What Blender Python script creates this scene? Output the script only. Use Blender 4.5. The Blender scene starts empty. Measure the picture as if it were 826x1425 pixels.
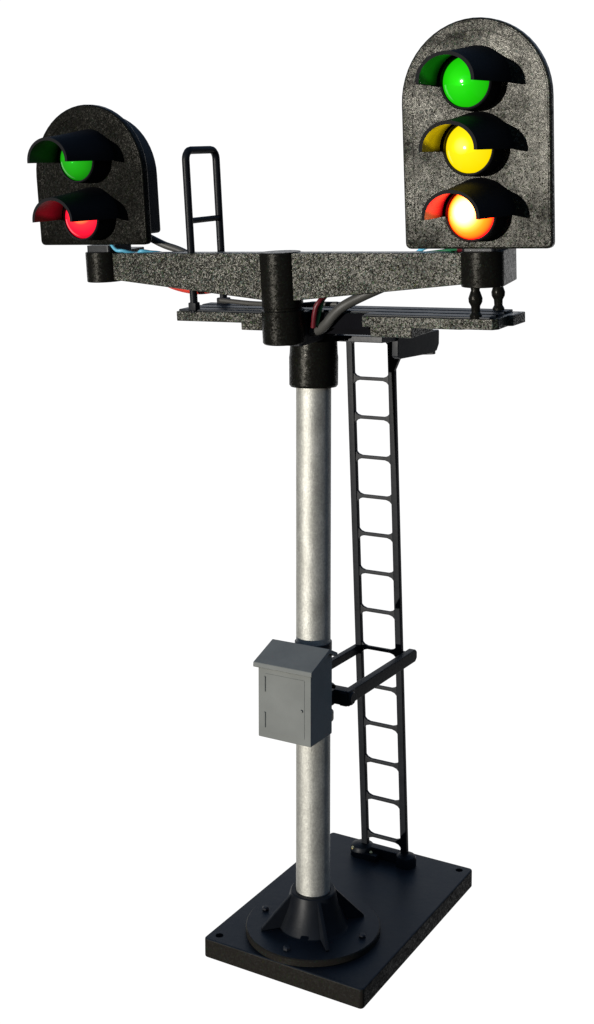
import bpy, bmesh, math, random
from mathutils import Vector, Matrix
random.seed(4)
S = 0.01                                   # design units are centimetres, the scene is in metres
ORG = Vector((-8.74, 16.44, -0.29))        # base centre in design space
sc = bpy.context.scene
col = sc.collection
PITCH = math.radians(5)                    # the whole head frame leans a little forward on the post
PIV = Vector((0, 15.48, 8.8))
TOP = Matrix.Translation(PIV) @ Matrix.Rotation(PITCH, 4, 'X') @ Matrix.Translation(-PIV)
IDM = Matrix.Identity(4)
GLOB = Matrix.Scale(S, 4) @ Matrix.Translation(-ORG)

# ------------------------------------------------------------------ materials
def nodes(name):
    m = bpy.data.materials.new(name); m.use_nodes = True
    nt = m.node_tree; b = nt.nodes['Principled BSDF']
    return m, nt, b
def coord(nt, scale=(1, 1, 1)):
    tc = nt.nodes.new('ShaderNodeTexCoord'); mp = nt.nodes.new('ShaderNodeMapping')
    mp.inputs['Scale'].default_value = [s / S for s in scale]
    nt.links.new(tc.outputs['Object'], mp.inputs['Vector'])
    return mp.outputs['Vector']
def noise(nt, vec, scale, detail=2, rough=.5, dim='3D'):
    n = nt.nodes.new('ShaderNodeTexNoise'); n.inputs['Scale'].default_value = scale
    n.inputs['Detail'].default_value = detail; n.inputs['Roughness'].default_value = rough
    nt.links.new(vec, n.inputs['Vector']); return n
def ramp(nt, fac, stops):
    r = nt.nodes.new('ShaderNodeValToRGB'); e = r.color_ramp.elements
    while len(e) < len(stops): e.new(.5)
    for k, (p, c) in enumerate(stops):
        e[k].position = p; e[k].color = (*c, 1) if len(c) == 3 else c
    nt.links.new(fac, r.inputs['Fac']); return r
def g(v): return (v, v, v)

def grain_plastic(name, base=.008, rough=.24, spec=.5, gscale=46, tilt=.55, flake=.10, tint=(1.05, 1, .86), mott=2.4, patch=.2):
    """moulded black plastic whose coarse grain throws small glints in the sun"""
    m, nt, b = nodes(name); L = nt.links
    v = coord(nt)
    n0 = noise(nt, v, gscale * .5, 2, .6)                       # warp so the grain is not cell shaped
    wa = nt.nodes.new('ShaderNodeVectorMath'); wa.operation = 'MULTIPLY_ADD'
    wa.inputs[1].default_value = (.035,) * 3; L.new(n0.outputs['Color'], wa.inputs[0]); L.new(v, wa.inputs[2])
    vo = nt.nodes.new('ShaderNodeTexVoronoi'); vo.inputs['Scale'].default_value = gscale
    L.new(wa.outputs[0], vo.inputs['Vector'])
    n1 = noise(nt, v, gscale * .9, 3, .7); n2 = noise(nt, v, mott, 5, .65)
    # every grain has its own facet direction
    c = nt.nodes.new('ShaderNodeVectorMath'); c.operation = 'SUBTRACT'; c.inputs[1].default_value = (.5,) * 3
    L.new(vo.outputs['Color'], c.inputs[0])
    k = nt.nodes.new('ShaderNodeVectorMath'); k.operation = 'SCALE'; L.new(c.outputs[0], k.inputs[0])
    mr = nt.nodes.new('ShaderNodeMapRange'); mr.inputs['From Min'].default_value = .3; mr.inputs['From Max'].default_value = .7
    mr.inputs['To Min'].default_value = tilt * .6; mr.inputs['To Max'].default_value = tilt * 1.3
    L.new(n2.outputs['Fac'], mr.inputs['Value']); L.new(mr.outputs[0], k.inputs['Scale'])
    bp = nt.nodes.new('ShaderNodeBump'); bp.inputs['Strength'].default_value = .35; bp.inputs['Distance'].default_value = .006 * S
    L.new(n1.outputs['Fac'], bp.inputs['Height'])
    ad = nt.nodes.new('ShaderNodeVectorMath'); ad.operation = 'ADD'; L.new(bp.outputs['Normal'], ad.inputs[0]); L.new(k.outputs[0], ad.inputs[1])
    nm = nt.nodes.new('ShaderNodeVectorMath'); nm.operation = 'NORMALIZE'; L.new(ad.outputs[0], nm.inputs[0])
    L.new(nm.outputs[0], b.inputs['Normal'])
    sep = nt.nodes.new('ShaderNodeSeparateColor'); L.new(vo.outputs['Color'], sep.inputs['Color'])
    fl = ramp(nt, sep.outputs['Green'], [(0, g(0)), (.7, g(.05)), (1, g(1))])
    hue = nt.nodes.new('ShaderNodeMix'); hue.data_type = 'RGBA'; hue.inputs['Factor'].default_value = .3
    hue.inputs['A'].default_value = (flake * tint[0], flake * tint[1], flake * tint[2], 1)
    hs = nt.nodes.new('ShaderNodeVectorMath'); hs.operation = 'SCALE'; hs.inputs['Scale'].default_value = flake * 2
    L.new(vo.outputs['Color'], hs.inputs[0]); L.new(hs.outputs[0], hue.inputs['B'])
    mc = nt.nodes.new('ShaderNodeMix'); mc.data_type = 'RGBA'
    mc.inputs['A'].default_value = (base * tint[0], base * tint[1], base * tint[2], 1)
    L.new(hue.outputs['Result'], mc.inputs['B']); L.new(fl.outputs['Color'], mc.inputs['Factor'])
    L.new(mc.outputs['Result'], b.inputs['Base Color'])
    rr = nt.nodes.new('ShaderNodeMapRange'); rr.inputs['To Min'].default_value = rough - .06
    rr.inputs['To Max'].default_value = rough + .12
    L.new(sep.outputs['Blue'], rr.inputs['Value']); L.new(rr.outputs[0], b.inputs['Roughness'])
    # worn patches: the surface is shinier in some places than others
    sp = nt.nodes.new('ShaderNodeMapRange'); sp.inputs['From Min'].default_value = .36; sp.inputs['From Max'].default_value = .64
    sp.inputs['To Min'].default_value = spec * (1 - patch); sp.inputs['To Max'].default_value = spec * (1 + patch)
    n3 = noise(nt, v, mott * .8, 5, .75); L.new(n3.outputs['Fac'], sp.inputs['Value']); L.new(sp.outputs[0], b.inputs['Specular IOR Level'])
    b.inputs['Specular Tint'].default_value = (1, .97, .88, 1)
    return m

def smooth_plastic(name, base=(.008, .009, .012), rough=.4, spec=.25, gs=14, bump=.25, var=.5):
    m, nt, b = nodes(name); L = nt.links
    v = coord(nt)
    n1 = noise(nt, v, gs, 4, .6); n2 = noise(nt, v, 2.1, 3, .6)
    bp = nt.nodes.new('ShaderNodeBump'); bp.inputs['Strength'].default_value = bump
    bp.inputs['Distance'].default_value = .006 * S
    L.new(n1.outputs['Fac'], bp.inputs['Height']); L.new(bp.outputs['Normal'], b.inputs['Normal'])
    r = ramp(nt, n2.outputs['Fac'], [(.3, [c * (1 - var * .5) for c in base]), (.7, [c * (1 + var) for c in base])])
    L.new(r.outputs['Color'], b.inputs['Base Color'])
    rr = nt.nodes.new('ShaderNodeMapRange'); rr.inputs['To Min'].default_value = rough - .08
    rr.inputs['To Max'].default_value = rough + .12
    L.new(n2.outputs['Fac'], rr.inputs['Value']); L.new(rr.outputs[0], b.inputs['Roughness'])
    b.inputs['Specular IOR Level'].default_value = spec
    return m

def silver_paint(name):
    m, nt, b = nodes(name); L = nt.links
    v = coord(nt)
    n1 = noise(nt, v, 40, 4, .8); n2 = noise(nt, coord(nt, (1, 1, .5)), 5, 4, .6)
    r = ramp(nt, n2.outputs['Fac'], [(.25, (.36, .355, .32)), (.75, (.56, .555, .51))])
    n4 = noise(nt, v, 30, 3, .75)
    sp = ramp(nt, n4.outputs['Fac'], [(.34, g(.72)), (.5, g(.86)), (.66, g(1.04))])
    mm = nt.nodes.new('ShaderNodeMix'); mm.data_type = 'RGBA'; mm.blend_type = 'MULTIPLY'; mm.inputs['Factor'].default_value = 1
    L.new(r.outputs['Color'], mm.inputs['A']); L.new(sp.outputs['Color'], mm.inputs['B']); L.new(mm.outputs['Result'], b.inputs['Base Color'])
    bp = nt.nodes.new('ShaderNodeBump'); bp.inputs['Strength'].default_value = 1.0
    bp.inputs['Distance'].default_value = .004 * S
    L.new(n1.outputs['Fac'], bp.inputs['Height']); L.new(bp.outputs['Normal'], b.inputs['Normal'])
    b.inputs['Metallic'].default_value = .7; b.inputs['Roughness'].default_value = .54
    return m

def lens_mat(name, base, stops, centre, rad):
    """lit lamp lens: the lamp behind it makes it glow most in the middle"""
    m, nt, b = nodes(name); L = nt.links
    b.inputs['Base Color'].default_value = (*base, 1)
    b.inputs['Roughness'].default_value = .12
    b.inputs['Specular IOR Level'].default_value = .5
    tc = nt.nodes.new('ShaderNodeTexCoord')
    d = nt.nodes.new('ShaderNodeVectorMath'); d.operation = 'DISTANCE'; d.inputs[1].default_value = centre
    L.new(tc.outputs['Object'], d.inputs[0])
    dv = nt.nodes.new('ShaderNodeMath'); dv.operation = 'DIVIDE'; dv.inputs[1].default_value = rad
    L.new(d.outputs['Value'], dv.inputs[0])
    r = ramp(nt, dv.outputs[0], [(p, [c / 10 for c in cc]) for p, cc in stops])
    L.new(r.outputs['Color'], b.inputs['Emission Color']); b.inputs['Emission Strength'].default_value = 10
    return m

GRAIN = grain_plastic('speckled_black_plastic', tilt=.38, rough=.27, gscale=66, spec=.23, flake=.08, patch=.35)
HEADG = grain_plastic('head_speckled_plastic', tilt=.21, rough=.24, gscale=66, spec=.13, flake=.045, mott=1.9, patch=.8)
HEADL = grain_plastic('head_dull_plastic', base=.0045, tilt=.16, rough=.26, gscale=50, spec=.045, flake=.008, patch=.6)
EDGE = grain_plastic('brownish_black_plastic', base=.011, flake=.014, spec=.05, tilt=.12, rough=.35, tint=(1.12, .98, .85))
HOODIN = smooth_plastic('hood_inner_glow_plastic', base=(.032, .032, .032), rough=.5, spec=.2)  # hood plastic made paler on the inner faces so the lens glow shows
GRAIN_DARK = grain_plastic('dull_speckled_black_plastic', base=.005, flake=.008, spec=.085, tilt=.14, rough=.28)
BLACK = smooth_plastic('black_plastic')
HOODM = smooth_plastic('hood_black_plastic', base=(.005, .005, .006), rough=.66, spec=.12)
RECESS_SHADE = smooth_plastic('recess_shade_black', base=(.003, .003, .004), rough=.8, spec=.04)  # near-black copy of the plastic, shade of the walkway recess put into its colour
BASEM = smooth_plastic('base_black_plastic', base=(.009, .011, .014), rough=.42, spec=.22, gs=9, bump=.3)
LADM = smooth_plastic('ladder_black_plastic', base=(.005, .006, .008), rough=.42, spec=.14)
GREY = smooth_plastic('grey_plastic', base=(.158, .164, .155), rough=.6, spec=.10, gs=12, bump=.4, var=.12)
SILVER = silver_paint('silver_metal')
def plain(name, c, rough=.4, metal=0):
    m = smooth_plastic(name, base=c, rough=rough, spec=.4, var=.2); m.node_tree.nodes['Principled BSDF'].inputs['Metallic'].default_value = metal
    return m
RED_W = plain('red_insulation', (.55, .035, .02)); BLUE_W = plain('blue_insulation', (.10, .38, .55))
GREEN_W = plain('green_insulation', (.02, .14, .06)); GREY_W = plain('grey_insulation', (.05, .049, .045), .5)
DRED_W = plain('dark_red_insulation', (.09, .005, .010))
BRASS = plain('brass', (.75, .62, .30), .3, 1)

# ------------------------------------------------------------------ mesh helpers
def part(name, bm, mat, parent, M=IDM, bevel=0, seg=2, label=None, sharp=32):
    bmesh.ops.remove_doubles(bm, verts=bm.verts, dist=1e-5)
    bmesh.ops.recalc_face_normals(bm, faces=bm.faces)
    if bevel:
        es = [e for e in bm.edges if len(e.link_faces) == 2 and e.calc_face_angle(0) > math.radians(35)]
        bmesh.ops.bevel(bm, geom=es, offset=bevel, segments=seg, profile=.5, affect='EDGES', clamp_overlap=True)
    bm.transform(GLOB @ M)
    me = bpy.data.meshes.new(name); bm.to_mesh(me); bm.free()
    me.materials.append(mat)
    me.shade_smooth(); me.set_sharp_from_angle(angle=math.radians(sharp))
    o = bpy.data.objects.new(name, me); col.objects.link(o); o.parent = parent
    w = o.modifiers.new('weighted', 'WEIGHTED_NORMAL'); w.keep_sharp = True
    if label: o['label'] = label
    return o
def box(bm, x0, x1, y0, y1, z0, z1):
    v = [bm.verts.new((x, y, z)) for x in (x0, x1) for y in (y0, y1) for z in (z0, z1)]
    for f in ((0, 1, 3, 2), (4, 6, 7, 5), (0, 4, 5, 1), (2, 3, 7, 6), (0, 2, 6, 4), (1, 5, 7, 3)):
        bm.faces.new([v[i] for i in f])
def prism(bm, pts, axis, a, b):
    """extrude a 2-D outline along an axis: 'Y' takes (x,z), 'Z' takes (x,y), 'X' takes (y,z)"""
    def P(p, t):
        return {'Y': (p[0], t, p[1]), 'Z': (p[0], p[1], t), 'X': (t, p[0], p[1])}[axis]
    A = [bm.verts.new(P(p, a)) for p in pts]; B = [bm.verts.new(P(p, b)) for p in pts]
    n = len(pts)
    bm.faces.new(A); bm.faces.new(B[::-1])
    for i in range(n): bm.faces.new((A[i], B[i], B[(i + 1) % n], A[(i + 1) % n]))
def lathe(bm, prof, c, axis='Z', n=48):
    """profile of (radius, height) turned round an axis through c"""
    rings = []
    for r, h in prof:
        if r < 1e-6:
            p = {'Z': (c[0], c[1], c[2] + h), 'Y': (c[0], c[1] + h, c[2]), 'X': (c[0] + h, c[1], c[2])}[axis]
            rings.append([bm.verts.new(p)]); continue
        ring = []
        for k in range(n):
            a = 2 * math.pi * k / n; u, w = r * math.cos(a), r * math.sin(a)
            ring.append(bm.verts.new({'Z': (c[0] + u, c[1] + w, c[2] + h), 'Y': (c[0] + u, c[1] + h, c[2] + w), 'X': (c[0] + h, c[1] + u, c[2] + w)}[axis]))
        rings.append(ring)
    for A, B in zip(rings, rings[1:]):
        if len(A) == 1 and len(B) == 1: continue
        for k in range(n):
            j = (k + 1) % n
            if len(A) == 1: bm.faces.new((A[0], B[k], B[j]))
            elif len(B) == 1: bm.faces.new((A[k], A[j], B[0]))
            else: bm.faces.new((A[k], A[j], B[j], B[k]))
    for R in (rings[0], rings[-1]):
        if len(R) > 1: bm.faces.new(R)
def catmull(pts, n=8):
    P = [Vector(p) for p in pts]; P = [2 * P[0] - P[1]] + P + [2 * P[-1] - P[-2]]; out = []
    for i in range(1, len(P) - 2):
        for k in range(n):
            t = k / n; a, b, c, d = P[i - 1:i + 3]
            out.append(.5 * ((2 * b) + (c - a) * t + (2 * a - 5 * b + 4 * c - d) * t * t + (3 * b - a - 3 * c + d) * t ** 3))
    out.append(P[-2]); return out
def tube(bm, pts, r, n=12, curve=True):
    P = catmull(pts) if curve else [Vector(p) for p in pts]
    up = Vector((0, 0, 1)); rings = []; prev = None
    for i, p in enumerate(P):
        d = (P[min(i + 1, len(P) - 1)] - P[max(i - 1, 0)]).normalized()
        if prev is None:
            u = d.cross(up)
            if u.length < .1: u = d.cross(Vector((1, 0, 0)))
        else: u = prev - d * prev.dot(d)
        u.normalize(); prev = u; w = d.cross(u)
        rings.append([bm.verts.new(p + u * r * math.cos(2 * math.pi * k / n) + w * r * math.sin(2 * math.pi * k / n)) for k in range(n)])
    for A, B in zip(rings, rings[1:]):
        for k in range(n): bm.faces.new((A[k], A[(k + 1) % n], B[(k + 1) % n], B[k]))
    bm.faces.new(rings[0]); bm.faces.new(rings[-1])
def B(): return bmesh.new()
def rrect(x0, x1, y0, y1, r, n=5):
    out = []
    for cx, cy, a0 in ((x1 - r, y1 - r, 0), (x0 + r, y1 - r, 90), (x0 + r, y0 + r, 180), (x1 - r, y0 + r, 270)):
        for k in range(n + 1):
            a = math.radians(a0 + 90 * k / n); out.append((cx + r * math.cos(a), cy + r * math.sin(a)))
    return out
def capsule(cx, y0, y1, r, n=14):
    """outline in (x,y): half circle at the front, squarish rounded back"""
    out = [(cx + r * math.cos(a), y0 + r * math.sin(a)) for a in [math.pi + math.pi * k / n for k in range(n + 1)]]
    rb = r * .3; r = r * .55                               # narrower block behind the round front
    for sx, a0 in ((1, 0), (-1, 90)):
        for k in range(5):
            a = math.radians(a0 + 90 * k / 4); out.append((cx + sx * (r - rb) + rb * math.cos(a), y1 - rb + rb * math.sin(a)))
    return out
def cut_holes(o, cuts, M=IDM):
    for prof, c, ax in cuts:
        bm = B(); lathe(bm, prof, c, ax, 20); bmesh.ops.recalc_face_normals(bm, faces=bm.faces); bm.transform(GLOB @ M)
        me = bpy.data.meshes.new('cut'); bm.to_mesh(me); bm.free()
        t = bpy.data.objects.new('cut', me); col.objects.link(t)
        md = o.modifiers.new('b', 'BOOLEAN'); md.object = t; md.operation = 'DIFFERENCE'; md.solver = 'EXACT'
        while o.modifiers[0] != md: o.modifiers.move(len(o.modifiers) - 1, 0)
        wn = o.modifiers.get('weighted'); wn.show_viewport = False
        dg = bpy.context.evaluated_depsgraph_get(); dg.update()
        nm = bpy.data.meshes.new_from_object(o.evaluated_get(dg)); old = o.data
        nm.name = old.name; o.data = nm; o.modifiers.remove(md); wn.show_viewport = True
        bpy.data.objects.remove(t); bpy.data.meshes.remove(me)

# ------------------------------------------------------------------ the signal
root = bpy.data.objects.new('railway_signal', None); col.objects.link(root)
root.empty_display_size = .01
root['label'] = 'black model railway junction signal with two lit heads on a silver post'
root['category'] = 'railway signal'
PX, PY = -8.77, 15.48

# base plate
bm = B(); prism(bm, rrect(-10.05, -7.42, 14.47, 18.41, .06), 'Z', -.29, 0)
base = part('base_plate', bm, BASEM, root, bevel=.022, seg=3)
base.data.materials.append(EDGE)
for p in base.data.polygons:
    if abs(p.normal.z) < .6: p.material_index = 1
cut_holes(base, [([(.06, -.2), (.06, .05)], (-9.88, 14.64, 0), 'Z'), ([(.06, -.2), (.06, .05)], (-7.6, 18.25, 0), 'Z')])
bm = B(); lathe(bm, [(1.0, -.02), (1.0, .085), (.985, .1), (.0, .1)], (PX, PY, 0), n=96)
flange = part('flange', bm, BASEM, base)
flange.data.materials.append(EDGE)
for p in flange.data.polygons:
    if abs(p.normal.z) < .8: p.material_index = 1
# socket with four diagonal fins and four bolts
bm = B(); lathe(bm, [(.54, .09), (.50, .13), (.38, .42), (.335, .62), (.32, .635), (.262, .635), (.262, .3)], (PX, PY, 0))
sock = part('pole_socket', bm, LADM, root)
for k in range(4):
    a = math.radians(45 + 90 * k); bm = B()
    prism(bm, [(.25, .09), (.79, .09), (.79, .13), (.335, .60), (.25, .60)], 'Y', -.028, .028)
    bm.transform(Matrix.Translation((PX, PY, 0)) @ Matrix.Rotation(a, 4, 'Z'))
    part('fin', bm, LADM, sock, bevel=.01)
for k in range(4):
    a = math.radians(90 * k + 2); bm = B()
    lathe(bm, [(.055, .09), (.055, .135), (.04, .15), (0, .152)], (PX + .81 * math.cos(a), PY + .81 * math.sin(a), 0), n=6)
    part('bolt', bm, BLACK, sock)

# pole and collar
bm = B(); lathe(bm, [(.252, .3), (.252, 8.3)], (PX, PY, 0), n=64)
part('pole', bm, SILVER, root)
bm = B(); lathe(bm, [(.262, 8.13), (.33, 8.13), (.35, 8.16), (.352, 8.55), (.345, 8.6), (.33, 8.9)], (PX, PY, 0), n=64)
part('pole_collar', bm, GRAIN_DARK, root)

# hub: round front boss standing in front of the post and the arm back onto the collar
D = 14.67
bm = B(); lathe(bm, [(0, 8.87), (.278, 8.87), (.295, 8.89), (.295, 9.325), (.262, 9.335), (.262, 9.365), (.283, 9.375), (.285, 10.10), (.275, 10.12), (0, 10.12)], (PX, D, 0), n=56)
hub = part('hub', bm, GRAIN_DARK, root, TOP)
bm = B(); prism(bm, rrect(PX - .27, PX + .27, D, 15.95, .06), 'Z', 8.83, 9.29)
part('hub_arm', bm, BLACK, hub, TOP, bevel=.015)

# two tapered arms
for sgn, x_in, x_out in ((-1, PX - .2, -11.55), (1, PX + .2, -6.05)):
    bm = B()
    prism(bm, [(x_in, 10.11), (x_out, 10.11), (x_out, 9.72), (x_in, 9.465)], 'Y', D - .13, D + .15)
    part('cross_arm', bm, GRAIN, root, TOP, bevel=.012)

# end brackets carrying the heads
def end_bracket(cx):
    bm = B(); prism(bm, capsule(cx, D, 15.50, .275), 'Z', 9.69, 10.13)
    e = part('end_bracket', bm, GRAIN_DARK, root, TOP, bevel=.012, sharp=35)
    bm = B(); prism(bm, rrect(cx - .24, cx + .2, D - .12, 15.1, .05), 'Z', 10.11, 10.22)
    part('head_seat', bm, BLACK, e, TOP)
    return e
EL, ER = -11.80, -5.85
end_bracket(EL); ebr = end_bracket(ER)

# walkway
YF, YB, ZT = 14.66, 15.52, 9.30
bm = B()
out = [(-10.55, YF), (PX, YF), (PX + .3, YF + .28), (-7.62, YF + .28), (-7.56, YF), (-6.17, YF), (-6.10, YF + .04), (-5.76, YF + .05), (-5.70, YF + .12), (-5.70, YF + .45), (-5.64, YF + .47), (-5.62, YB), (-10.5, YB)]
prism(bm, out, 'Z', 9.13, ZT - .03)
walk = part('walkway', bm, GRAIN, root, TOP, bevel=.01)
bm = B(); box(bm, PX + .2, -7.59, YF + .25, YF + .29, 9.06, ZT - .035); part('recess_shade_sheet', bm, RECESS_SHADE, walk, TOP)  # added dark sheet across the notch, painting the shade of the recess
for y0, y1 in ((YF + .02, YF + .24), (YF + .31, YF + .53), (YF + .60, YB - .02)):       # three top boards
    bm = B(); x0 = -10.52 if y0 > YF + .25 else -7.54
    box(bm, x0, -5.78, y0, y1, ZT - .035, ZT)
    part('board', bm, BASEM, walk, TOP, bevel=.012)
bm = B(); box(bm, -10.52, -9.02, YF + .02, YF + .24, ZT - .035, ZT); part('board', bm, BASEM, walk, TOP, bevel=.012)
bm = B(); box(bm, -9.5, PX, YF + .07, YB - .1, 9.02, 9.14); part('under_beam', bm, GRAIN, walk, TOP, bevel=.01)
bm = B(); box(bm, -7.48, -6.88, YF + .07, YB - .1, 8.99, 9.14); part('under_beam', bm, GRAIN, walk, TOP, bevel=.01)
bm = B(); box(bm, PX - .2, -7.40, YF + .32, YB - .05, 8.97, 9.14); part('under_beam', bm, RECESS_SHADE, walk, TOP, bevel=.01)  # blackened to paint the shade under the walkway
# turned balusters under the end brackets
def baluster(cx, cy):
    bm = B(); z0, z1 = ZT - .03, 9.71; h = z1 - z0
    prof = [(.075, 0), (.078, .05), (.055, .09), (.058, .16), (.085, .21), (.09, .26), (.07, .32), (.055, .36), (.07, h)]
    lathe(bm, prof, (cx, cy, z0), n=20)
    part('baluster', bm, GRAIN_DARK, walk, TOP)
for cx in (ER - .13,):
    baluster(cx, 14.72); baluster(cx + .03, 15.42)
# hoop shaped handrail across the end of the walkway
bm = B(); X = -10.26; r = .055
y0, y1, zt = 14.70, 15.46, 11.53
path = [(X, y0, ZT - .05), (X, y0, 11.36)] + [(X, y0 + .13 - .13 * math.cos(a), 11.40 + .13 * math.sin(a)) for a in [math.pi / 2 * k / 5 for k in range(6)]] \
     + [(X, y1 - .13 + .13 * math.sin(a), 11.40 + .13 * math.cos(a)) for a in [math.pi / 2 * k / 5 for k in range(6)]] + [(X, y1, 11.36), (X, y1, ZT - .05)]
tube(bm, path, r, 12, False)
hr = part('handrail', bm, LADM, walk, TOP)
bm = B(); tube(bm, [(X, y0, 10.55), (X, y1, 10.55)], .042, 12, False); part('crossbar', bm, LADM, hr, TOP)
bm = B(); box(bm, X - .065, X + .065, y0 - .06, y0 + .06, ZT - .02, ZT + .10); part('rail_foot', bm, LADM, hr, TOP, bevel=.015)
bm = B(); box(bm, X - .09, X + .09, y1 - .06, y1 + .06, ZT - .02, ZT + .08); part('rail_foot', bm, LADM, hr, TOP, bevel=.015)

# ladder landing behind the post
bm = B(); box(bm, -9.35, -7.72, 15.55, 17.5, 8.78, 8.87)
land = part('ladder_landing', bm, BLACK, root, bevel=.012)
bm = B(); prism(bm, [(16.02, 8.86), (16.02, 8.56), (16.12, 8.52), (17.2, 8.53), (17.38, 8.56), (17.46, 8.66), (17.46, 8.86)], 'X', -7.80, -7.70)
part('landing_edge', bm, LADM, land, bevel=.012)
bm = B(); prism(bm, [(-7.74, 8.82), (-7.74, 8.50), (-8.18, 8.47), (-8.32, 8.40), (-8.40, 8.22), (-8.50, 8.22), (-8.50, 8.82)], 'Y', 17.33, 17.42)
part('gusset', bm, LADM, land, bevel=.01)

# ladder
def LY(z): return 17.99 - .0734 * (z - .3)
LX, LH = -8.825, .36
bm = B()
zs = [8.07, 7.45, 6.81, 6.17, 5.55, 4.92, 4.28, 3.64, 2.99, 2.34, 1.69, 1.04, .36]
def rail(x, name, parent):
    bm = B(); w, d = .055, .05
    pts = []
    for z in (.03, 8.8):
        y = LY(z); pts.append([bm.verts.new((x + sx * w, y + sy * d, z)) for sx, sy in ((-1, -1), (1, -1), (1, 1), (-1, 1))])
    for i in range(4): bm.faces.new((pts[0][i], pts[0][(i + 1) % 4], pts[1][(i + 1) % 4], pts[1][i]))
    bm.faces.new(pts[0]); bm.faces.new(pts[1])
    return part(name, bm, LADM, parent, bevel=.014, seg=2)
ladE = bpy.data.objects.new('ladder', None); col.objects.link(ladE); ladE.parent = root; ladE.empty_display_size = .01
rail(LX - LH, 'rail', ladE); rail(LX + LH, 'rail', ladE)
for z in zs + [8.70]:
    bm = B(); x0, x1 = LX - LH + .045, LX + LH - .045; t = .027; fl = .125
    top = [(x0, fl), (x0 + .018, fl * .62), (x0 + .05, fl * .37), (x0 + .11, t), (x1 - .11, t), (x1 - .05, fl * .37), (x1 - .018, fl * .62), (x1, fl)]
    pts = [(x, z + h) for x, h in top] + [(x, z - h) for x, h in reversed(top)]
    y = LY(z); prism(bm, pts, 'Y', y - .03, y + .03)
    part('rung', bm, LADM, ladE, bevel=.008)
# ladder foot
bm = B(); box(bm, LX - LH - .05, LX + LH + .05, 17.93, 18.07, .0, .17)
ft = part('foot_bar', bm, LADM, ladE, bevel=.012)
for sx in (-1, 1):
    bm = B(); w = .2 if sx < 0 else .17
    lathe(bm, [(w, 0), (w, .12), (w * .9, .165), (w * .55, .19), (0, .195)], (LX + sx * (LH + .04), 17.97, 0), n=32)
    part('foot', bm, LADM, ladE)
for x, y in ((LX - LH - .13, 17.79), (LX - LH + .17, 17.86)):
    bm = B(); lathe(bm, [(.028, 0), (.028, .02), (.016, .034), (0, .037)], (x, y, .1 if x > LX - LH else .14), 'Z', 12)
    part('screw', bm, BRASS, ladE)
bm = B(); box(bm, LX - LH + .0, LX - LH + .30, 17.78, 17.95, 0, .105); part('foot_bar', bm, LADM, ladE, bevel=.012)

# bracket from post to ladder: clamp round the post and two arms
bm = B(); lathe(bm, [(.25, 3.50), (.33, 3.50), (.33, 3.72), (.25, 3.72)], (PX, PY, 0), n=40)
br = part('ladder_bracket', bm, LADM, root)
bm = B(); box(bm, -9.24, -8.20, 15.52, 15.72, 3.50, 3.72); part('clamp_bar', bm, LADM, br, bevel=.02)
for x, w, z0, z1 in ((-9.22, .05, 3.52, 3.66), (-8.29, .06, 3.50, 3.70)):
    bm = B(); prism(bm, [(15.5, z0), (15.5, z1), (17.86, z1), (17.92, z1 - .05), (17.92, z0 + .05), (17.86, z0)], 'X', x - w, x + w)
    part('arm', bm, LADM, br, bevel=.016)
bm = B(); lathe(bm, [(.10, 0), (.10, .05), (.08, .07), (0, .07)], (-8.25, 15.62, 3.60), 'X', 20); part('pivot', bm, LADM, br)
for x in (-9.22, -8.36):
    bm = B(); box(bm, x - (.02 if x < -9 else .1), x + (.06 if x < -9 else .03), 17.70, 17.82, 3.54, 3.66); part('rail_clip', bm, LADM, br, bevel=.01)

# equipment cabinet
cx0, cx1, cy0, cy1, cz0, cz1 = -9.17, -8.31, 14.60, 15.22, 3.19, 4.30
bm = B(); prism(bm, [(cy0, cz0), (cy1, cz0), (cy1, cz1 + .04), (15.08, cz1 + .10), (cy0, cz1 - .04)], 'X', cx0, cx1)
cab = part('equipment_cabinet', bm, GREY, root, bevel=.018)
bm = B(); e = .045
prism(bm, [(cy0 - .07, 4.225), (cy0 - .06, 4.285), (15.06, 4.475), (15.30, 4.36), (15.29, 4.30), (15.06, 4.41), (cy0 - .05, 4.21)], 'X', cx0 - e, cx1 + e)
part('roof', bm, GREY, cab, bevel=.01)
bm = B(); box(bm, cx0 + .12, cx1 - .10, cy0 - .007, cy0 + .02, cz0 + .10, cz1 - .17)
part('door', bm, GREY, cab, bevel=.006)
for z in (cz0 + .16, cz0 + .68):
    bm = B(); lathe(bm, [(.014, 0), (.014, .22)], (cx0 + .12, cy0 - .012, z), 'Z', 10); part('hinge', bm, GREY, cab)
bm = B(); lathe(bm, [(.022, -.018), (.022, -.01), (.022, .02)], (cx1 - .145, cy0 - .012, cz0 + .50), 'Y', 14); part('latch', bm, GREY, cab)
bm = B(); lathe(bm, [(.25, 4.28), (.272, 4.28), (.272, 4.40), (.25, 4.40)], (PX, PY, 0), n=40); part('cabinet_clamp', bm, BLACK, cab)
bm = B(); lathe(bm, [(.25, 3.24), (.30, 3.24), (.30, 3.34), (.25, 3.34)], (PX, PY, 0), n=40); part('cabinet_clamp', bm, BLACK, cab)

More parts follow.
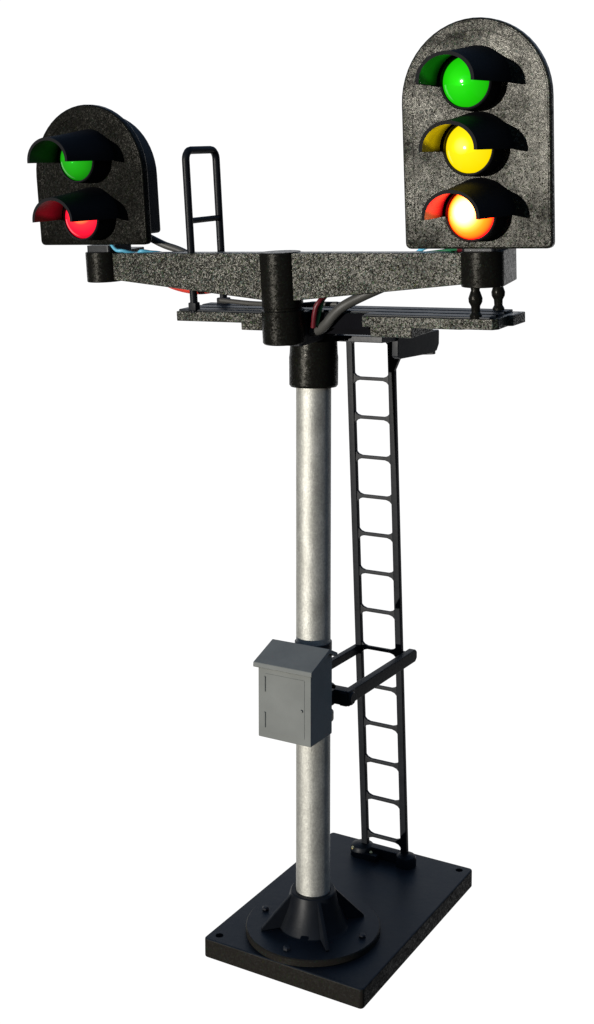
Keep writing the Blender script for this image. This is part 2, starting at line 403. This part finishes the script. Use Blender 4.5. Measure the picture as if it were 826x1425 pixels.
# ------------------------------------------------------------------ signal heads
F = 14.42
def arch(cx, hw, zb, zt, n=28, rc=.07):
    cz = zt - hw; pts = [(cx + hw * math.cos(a), cz + hw * math.sin(a)) for a in [math.pi * k / n for k in range(n + 1)]]
    for k in range(5):
        a = math.radians(180 + 90 * k / 4); pts.append((cx - hw + rc + rc * math.cos(a), zb + rc + rc * math.sin(a)))
    for k in range(5):
        a = math.radians(270 + 90 * k / 4); pts.append((cx + hw - rc + rc * math.cos(a), zb + rc + rc * math.sin(a)))
    return pts
def hood_mesh(cx, z):
    bm = B(); n, m, t = 32, 10, .042
    a0, a1 = math.radians(-4), math.radians(184)
    def ring(y, f, off):
        # flares out towards the face plate
        k = f ** 1.25
        rx = .36 + (.46 - .36) * k - off; rz = .32 + (.43 - .32) * k - off
        return [bm.verts.new((cx + rx * math.cos(a0 + (a1 - a0) * i / n), y, z + rz * math.sin(a0 + (a1 - a0) * i / n))) for i in range(n + 1)]
    outer = [ring(F + .01 + (13.52 - F - .01) * j / m, 1 - j / m, 0) for j in range(m + 1)]
    inner = [ring(F + .01 + (13.52 - F - .01) * j / m, 1 - j / m, t) for j in range(m + 1)]
    for j in range(m):
        for i in range(n):
            bm.faces.new((outer[j][i], outer[j][i + 1], outer[j + 1][i + 1], outer[j + 1][i]))
            bm.faces.new((inner[j][i], inner[j + 1][i], inner[j + 1][i + 1], inner[j][i + 1])).material_index = 1
        for i in (0, n): bm.faces.new((outer[j][i], outer[j + 1][i], inner[j + 1][i], inner[j][i]))
    for j in (0, m):
        for i in range(n): bm.faces.new((outer[j][i], inner[j][i], inner[j][i + 1], outer[j][i + 1]))
    return bm

LS = {  # base colour, emission stops (fraction of radius -> radiance), added hood fill spot colour, power
 'green':  ((.001, .02, .001), [(0, (.03, .85, .01)), (.5, (.014, .68, .004)), (1, (.01, .46, .002))], (.02, 1, .02)),
 'yellow': ((.02, .015, .0), [(0, (1.6, 1.25, .22)), (.3, (1.2, .93, .01)), (1, (1.0, .74, .0))], (1, .7, .0)),
 'red':    ((.02, .001, .001), [(0, (10, 7, 5)), (.34, (10, 4, 1.0)), (.55, (10, .95, .12)), (.72, (10, .52, .02)), (.9, (10, .24, .01)), (1, (5, .01, .02))], (1, .0, .015)),
 'dgreen': ((.001, .015, .001), [(0, (.02, .52, .015)), (.6, (.012, .36, .006)), (1, (.004, .16, .003))], (.02, 1, .04)),
 'dred':   ((.02, .001, .001), [(0, (5.0, 1.0, .2)), (.3, (3.4, .45, .10)), (.5, (2.2, .04, .06)), (.8, (1.4, .01, .05)), (1, (.85, .005, .03))], (1, .005, .04)),
}
def head(cx, hw, zb, zt, lamps, back_top, mat):
    bm = B(); prism(bm, arch(cx, hw, zb, zt), 'Y', F, F + .13)
    h = part('signal_head', bm, mat, root, TOP, bevel=.028, seg=3)
    # raised border line moulded round the face
    bm = B(); o_ = arch(cx, hw - .035, zb + .035, zt - .035); i_ = arch(cx, hw - .15, zb + .15, zt - .15)
    n = len(o_); A = [bm.verts.new((p[0], F - .007, p[1])) for p in o_]; Cc = [bm.verts.new((p[0], F - .007, p[1])) for p in i_]
    A2 = [bm.verts.new((p[0], F + .005, p[1])) for p in o_]; C2 = [bm.verts.new((p[0], F + .005, p[1])) for p in i_]
    for k in range(n):
        j = (k + 1) % n
        bm.faces.new((A[k], A[j], Cc[j], Cc[k])); bm.faces.new((A[k], A2[k], A2[j], A[j])); bm.faces.new((Cc[k], Cc[j], C2[j], C2[k])); bm.faces.new((A2[k], C2[k], C2[j], A2[j]))
    part('face_border', bm, mat, h, TOP, bevel=.006)
    bm = B(); prism(bm, arch(cx + .01, hw - (.095 if cx < -9 else .2), zb + .14, back_top, rc=.05), 'Y', F + .12, F + .47)
    part('rear_housing', bm, LADM, h, TOP, bevel=.03, seg=3)
    for kind, z, dx in lamps:
        c = (cx + dx, z); basec, stops, spill = LS[kind]
        # tube with open front
        bm = B(); lathe(bm, [(.345, .01), (.335, -.10), (.328, -.285), (.315, -.30), (.298, -.295), (.296, -.05), (.1, -.05)], (c[0], F, z), 'Y', 56)
        part('lamp_tube', bm, HOODM, h, TOP)
        part('hood', hood_mesh(c[0], z), HOODM, h, TOP, bevel=0, sharp=50).data.materials.append(HOODIN)
        bm = B(); R0 = .292; bul = .17; Rs = (R0 * R0 + bul * bul) / (2 * bul)
        prof = [(0, -.27 - bul)] + [(Rs * math.sin(t), -.27 - bul + Rs - Rs * math.cos(t)) for t in [math.asin(min(1, R0 / Rs)) * k / 14 for k in range(1, 15)]] + [(R0, -.2), (0, -.2)]
        lathe(bm, prof, (c[0], F, z), 'Y', 56)
        off = {'red': (-.03, .04), 'dred': (.10, .09), 'green': (-.04, .0), 'yellow': (-.03, .03), 'dgreen': (.03, .02)}[kind]
        ctr = GLOB @ TOP @ Vector((c[0] + off[0], F - .27 - bul * .8, z + off[1]))
        lm = lens_mat(kind + '_lit_lens', basec, stops, ctr, .36 * S)
        word = {'green': 'green', 'dgreen': 'green', 'yellow': 'yellow', 'red': 'red', 'dred': 'red'}[kind]
        part('lens', bm, lm, h, TOP, label='lit %s lens' % word)
        # added fill spot before the lens, standing in for the glow inside its hood
        ld = bpy.data.lights.new(word + '_hood_fill', 'SPOT'); ld.color = spill; ld.shadow_soft_size = 0
        ld.spot_size = math.radians(165); ld.spot_blend = .25
        ld.energy = {'green': 6e-4, 'yellow': 4e-3, 'red': 1.35e-2, 'dgreen': .5e-4, 'dred': 1.0e-3}[kind]
        lo = bpy.data.objects.new(word + '_hood_fill', ld); col.objects.link(lo)
        lo.location = GLOB @ TOP @ Vector((c[0], F - .27 - bul - .10, z - .06))
        lo.rotation_euler = (math.pi + PITCH + math.radians(-8), 0, 0)
    return h
hR = head(-5.83, .955, 10.17, 12.90, [('green', 12.15, .02), ('yellow', 11.38, .04), ('red', 10.60, .05)], 12.62, HEADG)
hL = head(-11.80, .99, 10.24, 12.245, [('dgreen', 11.47, .045), ('dred', 10.65, .055)], 12.11, HEADL)
hR['label'] = 'tall right-hand head with three lit lenses'
hL['label'] = 'shorter left-hand head with two lit lenses'

# ------------------------------------------------------------------ cables
def cable(name, pts, r, mat, label, M=TOP):
    bm = B(); tube(bm, pts, r, 12); part(name, bm, mat, root, M, label=label)
cable('wire', [(-5.9, 14.98, 10.34), (-6.2, 14.93, 10.21), (-6.5, 14.92, 10.175), (-6.75, 14.95, 10.15), (-7.0, 15.0, 10.02), (-7.6, 15.0, 9.85), (-8.3, 14.98, 9.75)], .03, BLUE_W, 'light blue wire behind the right arm')
cable('wire', [(-5.95, 14.74, 10.26), (-6.14, 14.70, 10.16), (-6.28, 14.74, 10.145), (-6.42, 14.88, 10.11), (-7.2, 14.9, 10.0), (-7.9, 14.92, 9.75), (-8.20, 14.86, 9.5), (-8.27, 14.84, 9.36), (-8.36, 14.86, 9.1)], .028, GREEN_W, 'green wire along the right arm')
cable('wire', [(-5.90, 14.66, 10.26), (-6.03, 14.62, 10.16), (-6.15, 14.66, 10.145), (-6.3, 14.88, 10.10), (-7.2, 14.95, 9.9), (-8.1, 14.88, 9.56), (-8.27, 14.78, 9.42), (-8.33, 14.77, 9.28), (-8.38, 14.80, 9.08)], .036, DRED_W, 'dark red wire along the right arm')
cable('cable', [(-7.3, 14.95, 9.66), (-7.68, 14.90, 9.50), (-7.93, 14.84, 9.37), (-8.09, 14.84, 9.24), (-8.20, 14.86, 9.13), (-8.36, 14.92, 9.03), (-8.6, 15.0, 8.98)], .07, GREY_W, 'grey sheathed cable under the right arm')
cable('cable', [(-11.5, 14.98, 10.42), (-11.2, 15.0, 10.30), (-10.95, 15.02, 10.19), (-10.7, 15.04, 10.11), (-10.3, 15.04, 9.95), (-9.2, 15.0, 9.6), (-9.0, 15.0, 9.3)], .055, GREY_W, 'grey sheathed cable behind the left head')
cable('wire', [(-11.62, 14.60, 10.26), (-11.5, 14.58, 10.155), (-11.38, 14.60, 10.14), (-11.24, 14.72, 10.09), (-11.12, 14.68, 10.13), (-11.02, 14.76, 10.11), (-10.85, 14.90, 10.06), (-10.4, 14.98, 9.85), (-9.6, 15.0, 9.7)], .026, BLUE_W, 'light blue wire under the left head')
cable('wire', [(-11.3, 14.95, 9.95), (-11.0, 14.93, 9.72), (-10.7, 14.90, 9.60), (-10.3, 14.88, 9.55), (-9.9, 14.90, 9.60), (-9.5, 14.93, 9.68), (-9.1, 14.96, 9.7)], .06, RED_W, 'orange red wire under the left arm')
cable('cable', [(-10.0, 15.0, 9.40), (-9.5, 14.96, 9.37), (-9.1, 14.9, 9.37), (-8.7, 14.95, 9.36), (-8.5, 14.99, 9.37), (-8.1, 15.0, 9.38)], .035, GREY_W, 'pale grey wire along the walkway')

# ------------------------------------------------------------------ light
w = bpy.data.worlds.new('World'); sc.world = w; w.use_nodes = True
nt = w.node_tree; L = nt.links; bg = nt.nodes['Background']
tc = nt.nodes.new('ShaderNodeTexCoord')
def vmath(op, a, b=None):
    n = nt.nodes.new('ShaderNodeVectorMath'); n.operation = op; L.new(a, n.inputs[0])
    if b is not None: n.inputs[1].default_value = b
    return n
def rng(v, a, b, c=0, d=1, smooth=True):
    n = nt.nodes.new('ShaderNodeMapRange'); n.interpolation_type = 'SMOOTHSTEP' if smooth else 'LINEAR'
    for k, x in zip(('From Min', 'From Max', 'To Min', 'To Max'), (a, b, c, d)): n.inputs[k].default_value = x
    L.new(v, n.inputs['Value']); return n.outputs[0]
YAW = math.radians(30.3)
fwd = Vector((-math.sin(YAW), math.cos(YAW), -.18)).normalized()
dn = vmath('NORMALIZE', tc.outputs['Generated'])
dt = vmath('DOT_PRODUCT', dn.outputs[0], fwd)
cone = rng(dt.outputs['Value'], math.cos(math.radians(52)), math.cos(math.radians(36)))
sx = nt.nodes.new('ShaderNodeSeparateXYZ'); L.new(dn.outputs[0], sx.inputs[0])
low = rng(sx.outputs['Z'], .24, .46, 1, 0)
mul = nt.nodes.new('ShaderNodeMath'); mul.operation = 'MULTIPLY'; L.new(cone, mul.inputs[0]); L.new(low, mul.inputs[1])
skyc = ramp(nt, rng(sx.outputs['Z'], -.3, 1), [(0, (.05, .048, .045)), (.25, (.05, .055, .065)), (.6, (.20, .31, .48)), (1, (.10, .16, .28))])
mixc = nt.nodes.new('ShaderNodeMix'); mixc.data_type = 'RGBA'
L.new(mul.outputs[0], mixc.inputs['Factor']); L.new(skyc.outputs['Color'], mixc.inputs['A']); mixc.inputs['B'].default_value = (1.05, 1.05, 1.05, 1)
L.new(mixc.outputs['Result'], bg.inputs['Color']); bg.inputs['Strength'].default_value = 1

sun = bpy.data.lights.new('sun', 'SUN'); sun.energy = 4.1; sun.angle = math.radians(.5); sun.color = (1, .965, .90)
so = bpy.data.objects.new('sun', sun); col.objects.link(so)
az, el = math.radians(17.0), math.radians(-2)
ldir = Vector((-math.sin(az) * math.cos(el), -math.cos(az) * math.cos(el), math.sin(el)))
so.rotation_euler = ldir.to_track_quat('Z', 'Y').to_euler()
so.location = ldir * .5

# ------------------------------------------------------------------ camera
cam = bpy.data.cameras.new('camera'); co = bpy.data.objects.new('camera', cam); col.objects.link(co)
cam.sensor_fit = 'HORIZONTAL'; cam.sensor_width = 36; cam.lens = 1740 / 826 * 36
cam.shift_y = -(712.5 - 515) / 826
cam.clip_start = .005; cam.clip_end = 50
th = math.atan(160 / 1740)
co.location = GLOB @ Vector((0, 0, 10))
co.rotation_euler = (math.pi / 2 - th, 0, YAW)
sc.camera = co
sc.view_settings.view_transform = 'Standard'; sc.view_settings.look = 'None'
sc.view_settings.exposure = 0; sc.view_settings.gamma = 1
